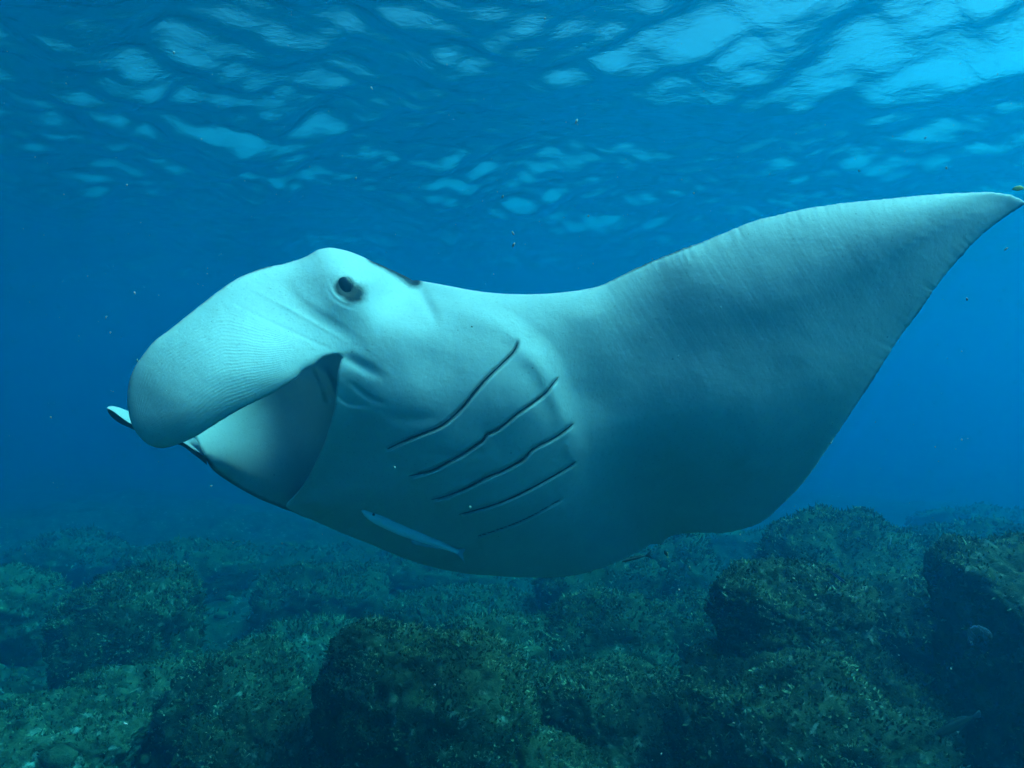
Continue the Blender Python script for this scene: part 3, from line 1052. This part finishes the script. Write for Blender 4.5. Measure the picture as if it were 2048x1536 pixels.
    # far head fin: curved paddle, pale inside, dark outside
    crest = [(213.7, 816.5, 2.34), (224.6, 821.5, 2.36), (241, 834, 2.38), (260, 847, 2.40), (290, 858, 2.44), (330, 872, 2.50), (365, 885, 2.56), (385, 898, 2.60), (401, 907, 2.64), (413, 918, 2.68)]
    upper = [(216, 813.5, 2.40), (224, 812, 2.48), (240, 815.5, 2.56), (257, 822, 2.62), (288, 830, 2.68), (328, 846, 2.74), (362, 862, 2.80), (384, 874, 2.84), (396, 880, 2.86), (404, 886, 2.88)]
    lower = [(214.2, 818, 2.36), (218.5, 828.5, 2.44), (234, 843, 2.50), (256, 854.5, 2.54), (288, 868, 2.60), (328, 881, 2.66), (364, 892, 2.70), (386, 908, 2.74), (402, 920, 2.78), (414, 930, 2.80)]
    cr, up_, lo_ = (catmull(x, 4, closed=False) for x in (crest, upper, lower))
    n = 60

    def res(a):
        i = np.linspace(0, len(a) - 1, n)
        j = np.clip(i.astype(int), 0, len(a) - 2)
        return a[j] + (a[j + 1] - a[j]) * (i - j)[:, None]
    cr, up_, lo_ = res(cr), res(up_), res(lo_)
    ring, pig = [], []
    for s in np.linspace(0, 1, 9):
        ring.append(up_ + (cr - up_) * s + np.array([0, 0, -0.03]) * math.sin(math.pi * s) * 0.0)
        pig.append(0.0 if s < 0.93 else 0.6)
    for s in np.linspace(0, 1, 8)[1:]:
        ring.append(cr + (lo_ - cr) * s)
        pig.append(1.0)
    mid = (up_ + lo_) / 2 + np.array([0, 0, 0.09])
    for s in (0.33, 0.66):
        ring.append(lo_ + (mid - lo_) * s * 1.2)
        pig.append(1.0)
    ring.append(mid)
    pig.append(1.0)
    ring = np.stack(ring, 1)            # n, m, 3
    mm = ring.shape[1]
    Vf = at_np(ring[..., 0].ravel(), ring[..., 1].ravel(), ring[..., 2].ravel())
    i, j = np.meshgrid(np.arange(n - 1), np.arange(mm), indexing='ij')
    a = (i * mm + j).ravel()
    b = (i * mm + (j + 1) % mm).ravel()
    c = ((i + 1) * mm + (j + 1) % mm).ravel()
    e = ((i + 1) * mm + j).ravel()
    Ff = np.concatenate([np.stack([a, b, c], 1), np.stack([a, c, e], 1)])
    caps = [[0, q, q + 1] for q in range(1, mm - 1)] + [[(n - 1) * mm, (n - 1) * mm + q + 1, (n - 1) * mm + q] for q in range(1, mm - 1)]
    add_sheet(Vf, np.concatenate([Ff, np.array(caps)]), np.tile(pig, n))

    # far wing, raised behind the body
    def pt(x, y, dd): return np.array(at(x, y, dd))
    leadr = np.array([pt(640, 930, 2.95), pt(640, 830, 3.3), pt(660, 740, 3.8), pt(700, 690, 4.3), pt(770, 690, 4.7)])
    trailr = np.array([pt(1200, 1040, 3.2), pt(1130, 960, 3.5), pt(1040, 880, 3.9), pt(920, 790, 4.3), pt(780, 700, 4.72)])
    lw, tw = catmull(leadr, 0.08, closed=False), catmull(trailr, 0.08, closed=False)
    n = 40

    def res2(a):
        i = np.linspace(0, len(a) - 1, n)
        j = np.clip(i.astype(int), 0, len(a) - 2)
        return a[j] + (a[j + 1] - a[j]) * (i - j)[:, None]
    lw, tw = res2(lw), res2(tw)
    K = 24
    ang = np.linspace(0, 2 * np.pi, K, endpoint=False)
    u = np.linspace(0, 1, n)[:, None]
    thick = (0.16 * (1 - u) + 0.006)
    span = tw - lw
    up_n = np.cross(span, np.gradient(lw + tw, axis=0))
    up_n /= np.linalg.norm(up_n, axis=1)[:, None]
    s = 0.5 - 0.5 * np.cos(ang)
    ringw = lw[:, None] + span[:, None] * s[None, :, None] + up_n[:, None] * (thick[:, :, None] * np.sin(ang)[None, :, None] * 0.5 * (1.3 - s)[None, :, None])
    Vw = ringw.reshape(-1, 3)
    i, j = np.meshgrid(np.arange(n - 1), np.arange(K), indexing='ij')
    a = (i * K + j).ravel()
    b = (i * K + (j + 1) % K).ravel()
    c = ((i + 1) * K + (j + 1) % K).ravel()
    e = ((i + 1) * K + j).ravel()
    Fw = np.concatenate([np.stack([a, b, c], 1), np.stack([a, c, e], 1)])
    cap = np.array([[(n - 1) * K, (n - 1) * K + q, (n - 1) * K + q + 1] for q in range(1, K - 1)] + [[0, q + 1, q] for q in range(1, K - 1)])
    facing = np.where(np.sin(ang) * np.sign(up_n[n // 2] @ np.array([0, 1, 0.3])) > 0, 1.0, 0.0)
    add_sheet(Vw, np.concatenate([Fw, cap]), np.tile(facing, n))
    # tail whip, pointing straight away
    tp = catmull(np.array([pt(1180, 1040, 3.3), pt(1150, 1010, 3.7), pt(1110, 970, 4.3), pt(1080, 930, 5.0)]), 0.06, closed=False)
    rad = np.linspace(0.05, 0.004, len(tp))
    ang8 = np.linspace(0, 2 * np.pi, 8, endpoint=False)
    Vt = (tp[:, None] + rad[:, None, None] * np.stack([np.cos(ang8), 0 * ang8, np.sin(ang8)], -1)[None]).reshape(-1, 3)
    i, j = np.meshgrid(np.arange(len(tp) - 1), np.arange(8), indexing='ij')
    a = (i * 8 + j).ravel()
    b = (i * 8 + (j + 1) % 8).ravel()
    add_sheet(Vt, np.concatenate([np.stack([a, b, b + 8], 1), np.stack([a, b + 8, a + 8], 1)]), 1.0)

    root = empty('manta_ray', at(1000, 900, 2.8))
    org = np.array(root.location)
    Vall, Fall, off = [], [], 0
    for V, F, A, uv in parts:
        Vall.append(V - org)
        Fall.append(F + off)
        off += len(V)
    body = mesh_obj('body', np.concatenate(Vall), np.concatenate(Fall), M_SKIN, root)
    for key in ('pigment', 'wing_streak', 'fin_rib', 'fin_mask', 'inner_mouth_shade'):
        fattr(body, key, np.concatenate([p[2][key] for p in parts]))
    at_ = body.data.attributes.new('skin_uv', 'FLOAT_VECTOR', 'POINT')
    uv = np.concatenate([p[3] for p in parts])
    at_.data.foreach_set('vector', np.concatenate([uv, np.zeros((len(uv), 1))], 1).astype(np.float32).ravel())
    tag(root, 'huge manta ray with pale belly, gill slits and one wing raised', 'manta ray')

    def surf(px, py):
        i = np.argmin((P[:, 0] - px) ** 2 + (P[:, 1] - py) ** 2)
        return front[i]
    # gill slits: dark strips down in the grooves
    for pts, w in SLITS:
        c = catmull(pts, 5, closed=False)
        tan = np.gradient(c, axis=0)
        tan /= np.linalg.norm(tan, axis=1)[:, None]
        nr = np.stack([-tan[:, 1], tan[:, 0]], 1)
        s = np.linspace(0, 1, len(c))
        ww = (w * 0.70 * np.clip(np.sin(np.pi * np.clip(s, 0.0, 1)), 0, 1) ** 0.5 * (0.55 + 0.45 * (np.sin(s * 17 + w * 9) * 0.5 + 0.5) + 0.35 * np.random.default_rng(3).random(len(s))) + 0.3)[:, None]
        L_, R_ = c - nr * ww, c + nr * ww
        base_d = np.array([surf(*q) for q in c])
        edge_d = np.array([min(surf(*(q + n_ * (w * 2.4))), surf(*(q - n_ * (w * 2.4)))) for q, n_ in zip(c, nr)])
        dd = edge_d + 0.005
        vv = np.concatenate([at_np(L_[:, 0], L_[:, 1], dd), at_np(c[:, 0], c[:, 1], dd + 0.004), at_np(R_[:, 0], R_[:, 1], dd)]) - org
        m_ = len(c)
        fs = [(i, i + 1, m_ + i + 1, m_ + i) for i in range(m_ - 1)] + [(m_ + i, m_ + i + 1, 2 * m_ + i + 1, 2 * m_ + i) for i in range(m_ - 1)]
        mesh_obj('gill_slit', vv, np.array(fs), M_GILL, root)
    # eye
    ve, fe = ico(4)
    ve = ve * np.array([0.026, 0.011, 0.031])
    dsurf = surf(688, 573)
    eye = mesh_obj('eye', ve + np.array(at(688, 573, dsurf + 0.001)) - org, fe, M_EYE, root)
    return root, surf


MANTA, manta_surf = build_manta()


# ------------------------------------------------------------------ fish and drifting things
def fin_plate(pts, thick):
    """flat fin outline in x-z given a little thickness in y, rounded off at the rim"""
    pts = np.asarray(pts, float)
    n = len(pts)
    c = pts.mean(0)
    v = [(x, 0, z) for x, z in pts]
    v += [(c[0] + (x - c[0]) * 0.7, -thick, c[1] + (z - c[1]) * 0.7) for x, z in pts]
    v += [(c[0] + (x - c[0]) * 0.7, thick, c[1] + (z - c[1]) * 0.7) for x, z in pts]
    f = []
    for i in range(n):
        j = (i + 1) % n
        f += [(i, j, n + j), (i, n + j, n + i), (i, 2 * n + j, j), (i, 2 * n + i, 2 * n + j)]
    for i in range(1, n - 1):
        f += [(n, n + i, n + i + 1), (2 * n, 2 * n + i + 1, 2 * n + i)]
    return np.array(v), np.array(f)


def fish_body(prof, bend=0.0, seg=14):
    """prof: (x 0..1 from snout to tail root, half height, half width, centre z)"""
    prof = np.asarray(prof, float)
    xs = np.linspace(0, 1, 34) ** 0.9
    H, W, C = (np.interp(xs, prof[:, 0], prof[:, i]) for i in (1, 2, 3))
    a = np.linspace(0, 2 * np.pi, seg, endpoint=False)
    V = np.stack([np.repeat(xs, seg), (W[:, None] * np.cos(a)).ravel() + np.repeat(bend * xs ** 2, seg), (C[:, None] + H[:, None] * np.sin(a)).ravel()], -1)
    n = len(xs)
    i, j = np.meshgrid(np.arange(n - 1), np.arange(seg), indexing='ij')
    p = (i * seg + j).ravel()
    q = (i * seg + (j + 1) % seg).ravel()
    F = np.concatenate([np.stack([p, q, q + seg], 1), np.stack([p, q + seg, p + seg], 1)])
    caps = [[0, k, k + 1] for k in range(1, seg - 1)] + [[(n - 1) * seg, (n - 1) * seg + k + 1, (n - 1) * seg + k] for k in range(1, seg - 1)]
    return V, np.concatenate([F, np.array(caps)])


def striped_mat(name, back, side, belly, spots=0.0):
    """fish skin: colours by height on the body (local z from the attribute)"""
    m, t = new_mat(name)
    k = NT(t)
    h = k.attr('body_height')
    c = k.ramp(h, [(0.0, belly), (0.34, belly), (0.46, side), (0.62, side), (0.74, back), (1.0, back)])
    obj = k.n('ShaderNodeTexCoord').outputs['Object']
    nz = k.noise(obj, 90, 3, 0.6)
    c = k.mix(k.math('MULTIPLY', nz, 0.25), c, tuple(x * 0.5 for x in side))
    k.principled(c, 0.6, k.bump(nz, 0.1, 0.002), 0.1)
    return m


def fish(name, label, head, tail, up, prof, mat, fin_mat, tail_shape, fins=(), eye=None, bend=0.0, cat='fish', group=None):
    """head, tail: 3-D points of snout and tail root; profile in units of that length"""
    hd, tl = Vector(head), Vector(tail)
    L = (tl - hd).length
    x = (tl - hd).normalized()
    z = Vector(up)
    z = (z - x * z.dot(x)).normalized()
    y = z.cross(x)
    B = np.array([x, y, z])
    root = empty(name, head)
    tag(root, label, cat, group)
    V, F = fish_body(prof, bend)
    zz = V[:, 2]
    o = mesh_obj('body', (V * L) @ B, F, mat, root)
    hh = np.interp(V[:, 0], [p[0] for p in prof], [p[1] for p in prof]) + 1e-6
    cc = np.interp(V[:, 0], [p[0] for p in prof], [p[3] for p in prof])
    fattr(o, 'body_height', 0.5 + 0.5 * (zz - cc) / hh)

    def plate(nm, pts, th, yoff=0.0, rot=0.0):
        v, f = fin_plate(pts, th)
        if rot:
            c0 = np.array([pts[0][0], 0, pts[0][1]])
            v = (v - c0) @ np.array([[1, 0, 0], [0, math.cos(rot), math.sin(rot)], [0, -math.sin(rot), math.cos(rot)]]) + c0
        v[:, 1] += yoff + bend * v[:, 0] ** 2
        mesh_obj(nm, (v * L) @ B, f, fin_mat, root)
    plate('tail_fin', tail_shape, 0.006)
    for f_ in fins:
        plate(*f_)
    if eye:
        ve, fe = ico(2)
        for s in (-1, 1):
            c = np.array([eye[0], s * eye[2] + bend * eye[0] ** 2, eye[1]])
            mesh_obj('eye', ((ve * eye[3] + c) * L) @ B, fe, M_EYE, root)
    return root


FORK = [(0.97, 0.015), (1.08, 0.05), (1.22, 0.10), (1.14, 0.0), (1.22, -0.10), (1.08, -0.05), (0.97, -0.015)]
FORK_BIG = [(0.95, 0.03), (1.08, 0.10), (1.25, 0.20), (1.13, 0.0), (1.25, -0.20), (1.08, -0.10), (0.95, -0.03)]
FAN = [(0.96, 0.03), (1.10, 0.07), (1.2, 0.085), (1.22, 0.0), (1.2, -0.085), (1.10, -0.07), (0.96, -0.03)]
SLIM = [(0, 0.012, 0.012, 0), (0.06, 0.038, 0.03, 0), (0.2, 0.055, 0.042, 0), (0.45, 0.058, 0.045, 0), (0.7, 0.045, 0.033, 0), (0.9, 0.026, 0.018, 0), (1, 0.02, 0.010, 0)]
DEEP = [(0, 0.03, 0.02, 0), (0.1, 0.12, 0.06, 0), (0.3, 0.23, 0.09, 0), (0.55, 0.23, 0.08, 0), (0.8, 0.12, 0.05, 0), (0.95, 0.05, 0.02, 0), (1, 0.045, 0.015, 0)]
OVAL = [(0, 0.02, 0.02, 0), (0.08, 0.07, 0.05, 0), (0.3, 0.12, 0.07, 0), (0.6, 0.115, 0.06, 0), (0.85, 0.06, 0.03, 0), (1, 0.035, 0.012, 0)]

# remora clinging below the belly
dr0, dr1 = manta_surf(738, 1030) - 0.030, manta_surf(905, 1100) - 0.030
REM = [(0, 0.0115, 0.0138, 0.008), (0.05, 0.0345, 0.0391, 0), (0.14, 0.0529, 0.0575, -0.004), (0.25, 0.0598, 0.0575, -0.004), (0.4, 0.0633, 0.0529, -0.004), (0.55, 0.0575, 0.0460, 0), (0.75, 0.0368, 0.0299, 0), (0.9, 0.0253, 0.0184, 0), (1, 0.0207, 0.0115, 0)]
M_REMORA = striped_mat('remora_skin', (0.74, 0.78, 0.84), (0.88, 0.90, 0.93), (0.88, 0.90, 0.93))
M_REMFIN = simple_mat('remora_fin', (0.40, 0.45, 0.52), 0.5)
fish('remora', 'slender pale grey remora clinging under the belly of the manta ray', at(723, 1021.5, dr0), at(916, 1104, dr1), (0.35, 0.15, 0.9), REM, M_REMORA, M_REMFIN,
     [(0.97, 0.015), (1.03, 0.05), (1.06, 0.055), (1.05, 0.0), (1.12, -0.075), (1.06, -0.05), (0.97, -0.015)],
     (('dorsal_fin', [(0.52, 0.045), (0.58, 0.10), (0.64, 0.095), (0.80, 0.045), (0.92, 0.022)], 0.004),
      ('anal_fin', [(0.50, -0.045), (0.56, -0.095), (0.62, -0.085), (0.80, -0.045), (0.92, -0.02)], 0.004),
      ('sucker_disc', [(0.03, 0.028), (0.08, 0.046), (0.2, 0.058), (0.24, 0.05), (0.2, 0.038), (0.06, 0.02)], 0.03),
      ('pectoral_fin', [(0.24, 0.02), (0.30, 0.05), (0.36, 0.055), (0.33, 0.02)], 0.004, -0.045)),
     (0.098, 0.012, 0.040, 0.013), cat='remora')

M_BLUE = striped_mat('blue_fish_skin', (0.020, 0.030, 0.10), (0.012, 0.014, 0.045), (0.42, 0.42, 0.75))
M_BLACK = simple_mat('black_fish_skin', (0.02, 0.022, 0.03), 0.5)
M_YELLOW = simple_mat('yellow_skin', (0.45, 0.40, 0.07), 0.5)
M_SILVER = simple_mat('silver_skin', (0.45, 0.50, 0.52), 0.35, 0.5)
M_OLIVE = striped_mat('olive_fish_skin', (0.006, 0.006, 0.004), (0.030, 0.028, 0.007), (0.022, 0.020, 0.006))
dfin = ('dorsal_fin', [(0.28, 0.05), (0.42, 0.085), (0.75, 0.075), (0.88, 0.03)], 0.004)
fish('cleaner_fish', 'slender dark blue fish with a pale stripe, nosing down above the rock knob', at(1692, 1167, 3.02), at(1660, 1143, 3.0), (0.75, -0.1, 0.65), SLIM, M_BLUE, M_BLACK, FAN, (dfin,), (0.09, 0.012, 0.03, 0.010))
fish('dark_fish', 'dark long fish just under the rear edge of the manta ray', at(1243, 1123, 3.5), at(1293, 1111, 3.52), (0, -0.1, 1), SLIM, M_BLACK, M_BLACK, FORK_BIG, (dfin,), (0.09, 0.012, 0.03, 0.010))
df = fish('damselfish', 'tiny black fish with a yellow tail beside the rear fin of the manta ray', at(1329, 1101, 3.4), at(1335, 1113, 3.4), (0.9, 0, 0.45), DEEP, M_BLACK, M_YELLOW, FORK_BIG, (('dorsal_fin', [(0.3, 0.2), (0.5, 0.32), (0.8, 0.22), (0.9, 0.06)], 0.01),), (0.14, 0.05, 0.055, 0.03))
fish('small_fish', 'tiny pale fish standing on its tail above the dome shaped rock', at(1782, 1073, 5.0), at(1780, 1087, 5.0), (-1, 0, 0.1), OVAL, M_SILVER, M_BLUE, FORK_BIG, (), (0.12, 0.03, 0.05, 0.02))
fish('small_fish', 'tiny yellowish fish hovering left of the dome shaped rock', at(1505, 1160, 5.2), at(1504, 1171, 5.2), (-1, 0, 0), OVAL, M_YELLOW, M_YELLOW, FORK_BIG, (), (0.12, 0.03, 0.05, 0.02))
fish('small_fish', 'tiny dark fish over the low rock under the belly', at(834, 1218, 6.0), at(842, 1232, 6.0), (1, 0, 0.4), DEEP, M_BLACK, M_BLACK, FORK_BIG, (), (0.14, 0.05, 0.055, 0.03))
fish('wrasse', 'long olive yellow fish with a dark tail in the black gap at lower right', at(1872, 1470, 3.15), at(1946, 1434, 3.2), (-0.3, -0.1, 0.9), OVAL, M_OLIVE, M_BLACK, FAN, (('dorsal_fin', [(0.25, 0.11), (0.4, 0.16), (0.75, 0.13), (0.9, 0.05)], 0.004), ('anal_fin', [(0.5, -0.11), (0.6, -0.15), (0.8, -0.12), (0.9, -0.05)], 0.004)), (0.1, 0.03, 0.045, 0.014))


# clear jelly drifting before the rocks on the right
def jelly():
    m, t = new_mat('jelly_glass')
    k = NT(t)
    lw = k.n('ShaderNodeLayerWeight')
    lw.inputs[0].default_value = 0.25
    b = k.n('ShaderNodeBsdfPrincipled')
    b.inputs['Base Color'].default_value = (0.55, 0.50, 0.80, 1)
    b.inputs['Roughness'].default_value = 0.3
    mx = k.n('ShaderNodeMixShader')
    k.l(k.math('MULTIPLY', lw.outputs['Facing'], 0.16), mx.inputs[0])
    k.l(k.n('ShaderNodeBsdfTransparent').outputs[0], mx.inputs[1])
    k.l(b.outputs[0], mx.inputs[2])
    k.l(mx.outputs[0], k.n('ShaderNodeOutputMaterial').inputs[0])
    root = empty('comb_jelly', at(1958, 1272, 2.9))
    tag(root, 'clear violet jelly drifting in front of the rocks at right', 'jelly')
    n, s = 14, 24
    th = np.linspace(0.02, 2.1, n)
    ph = np.linspace(0, 2 * np.pi, s, endpoint=False)
    r = 0.042 * np.sin(th) * (1 + 0.12 * np.cos(3 * th))
    V = np.stack([(r[:, None] * np.cos(ph)).ravel(), (r[:, None] * np.sin(ph)).ravel(), np.repeat(0.040 * np.cos(th), s)], -1)
    i, j = np.meshgrid(np.arange(n - 1), np.arange(s), indexing='ij')
    a = (i * s + j).ravel()
    q = (i * s + (j + 1) % s).ravel()
    rot = np.array(Matrix.Rotation(R(-40), 3, 'Y'))
    mesh_obj('bell', V @ rot.T, np.stack([a, q, q + s, a + s], 1), m, root)
    for kx in range(4):                       # ribs over the bell
        p = kx * math.pi / 4
        pts = np.stack([r * 1.02 * math.cos(p), r * 1.02 * math.sin(p), 0.041 * np.cos(th)], -1)
        a8 = np.linspace(0, 2 * np.pi, 5, endpoint=False)
        ring = pts[:, None] + 0.0008 * np.stack([np.cos(a8), np.sin(a8), 0 * a8], -1)[None]
        i, j = np.meshgrid(np.arange(n - 1), np.arange(5), indexing='ij')
        a = (i * 5 + j).ravel()
        q = (i * 5 + (j + 1) % 5).ravel()
        mesh_obj('rib', ring.reshape(-1, 3) @ rot.T, np.stack([a, q, q + 5, a + 5], 1), M_JRIB, root)


M_JRIB = simple_mat('jelly_rib', (0.16, 0.18, 0.30), 0.4)
jelly()

# yellowish leaf scrap at the top of the wing tip
lv, lf = fin_plate([(0, 0), (0.010, 0.008), (0.026, 0.009), (0.040, 0.002), (0.034, -0.006), (0.016, -0.007)], 0.0012)
lv[:, 2] += 0.15 * lv[:, 0]
lv[:, 1] += 8.0 * (lv[:, 0] - 0.02) ** 2
leaf = mesh_obj('drifting_leaf', lv, lf, M_YELLOW)
leaf.location = at(2024, 379, 2.3)
tag(leaf, 'yellowish leaf scrap drifting above the tip of the raised wing', 'leaf')


# marine snow: specks drifting in the water
def marine_snow(n=1200):
    r = np.random.default_rng(21)
    ov, of = ico(1)
    V, F = [], []
    for i in range(n):
        d = 0.55 + 3.4 * r.random() ** 0.8
        p = np.array(at(r.uniform(-150, 2200), r.uniform(-80, 1620), d))
        size = 0.00038 * d * (0.6 + 0.9 * r.random() + (2.2 if r.random() < 0.06 else 0))
        stretch = np.array([1.0, 1.0, r.uniform(1.0, 2.6)])
        th, ps = r.uniform(-0.7, 0.7), r.uniform(0, 3)
        M = np.array(Matrix.Rotation(th, 3, 'Y') @ Matrix.Rotation(ps * 0.3, 3, 'X'))
        v = (ov * (1 + 0.3 * r.normal(size=(len(ov), 1))) * stretch * size) @ M.T + p
        V.append(v)
        F.append(of + i * len(ov))
    o = mesh_obj('marine_snow', np.concatenate(V), np.concatenate(F), M_SNOW)
    tag(o, kind='stuff')


M_SNOW = simple_mat('marine_snow', (0.36, 0.38, 0.36), 0.8)
marine_snow()
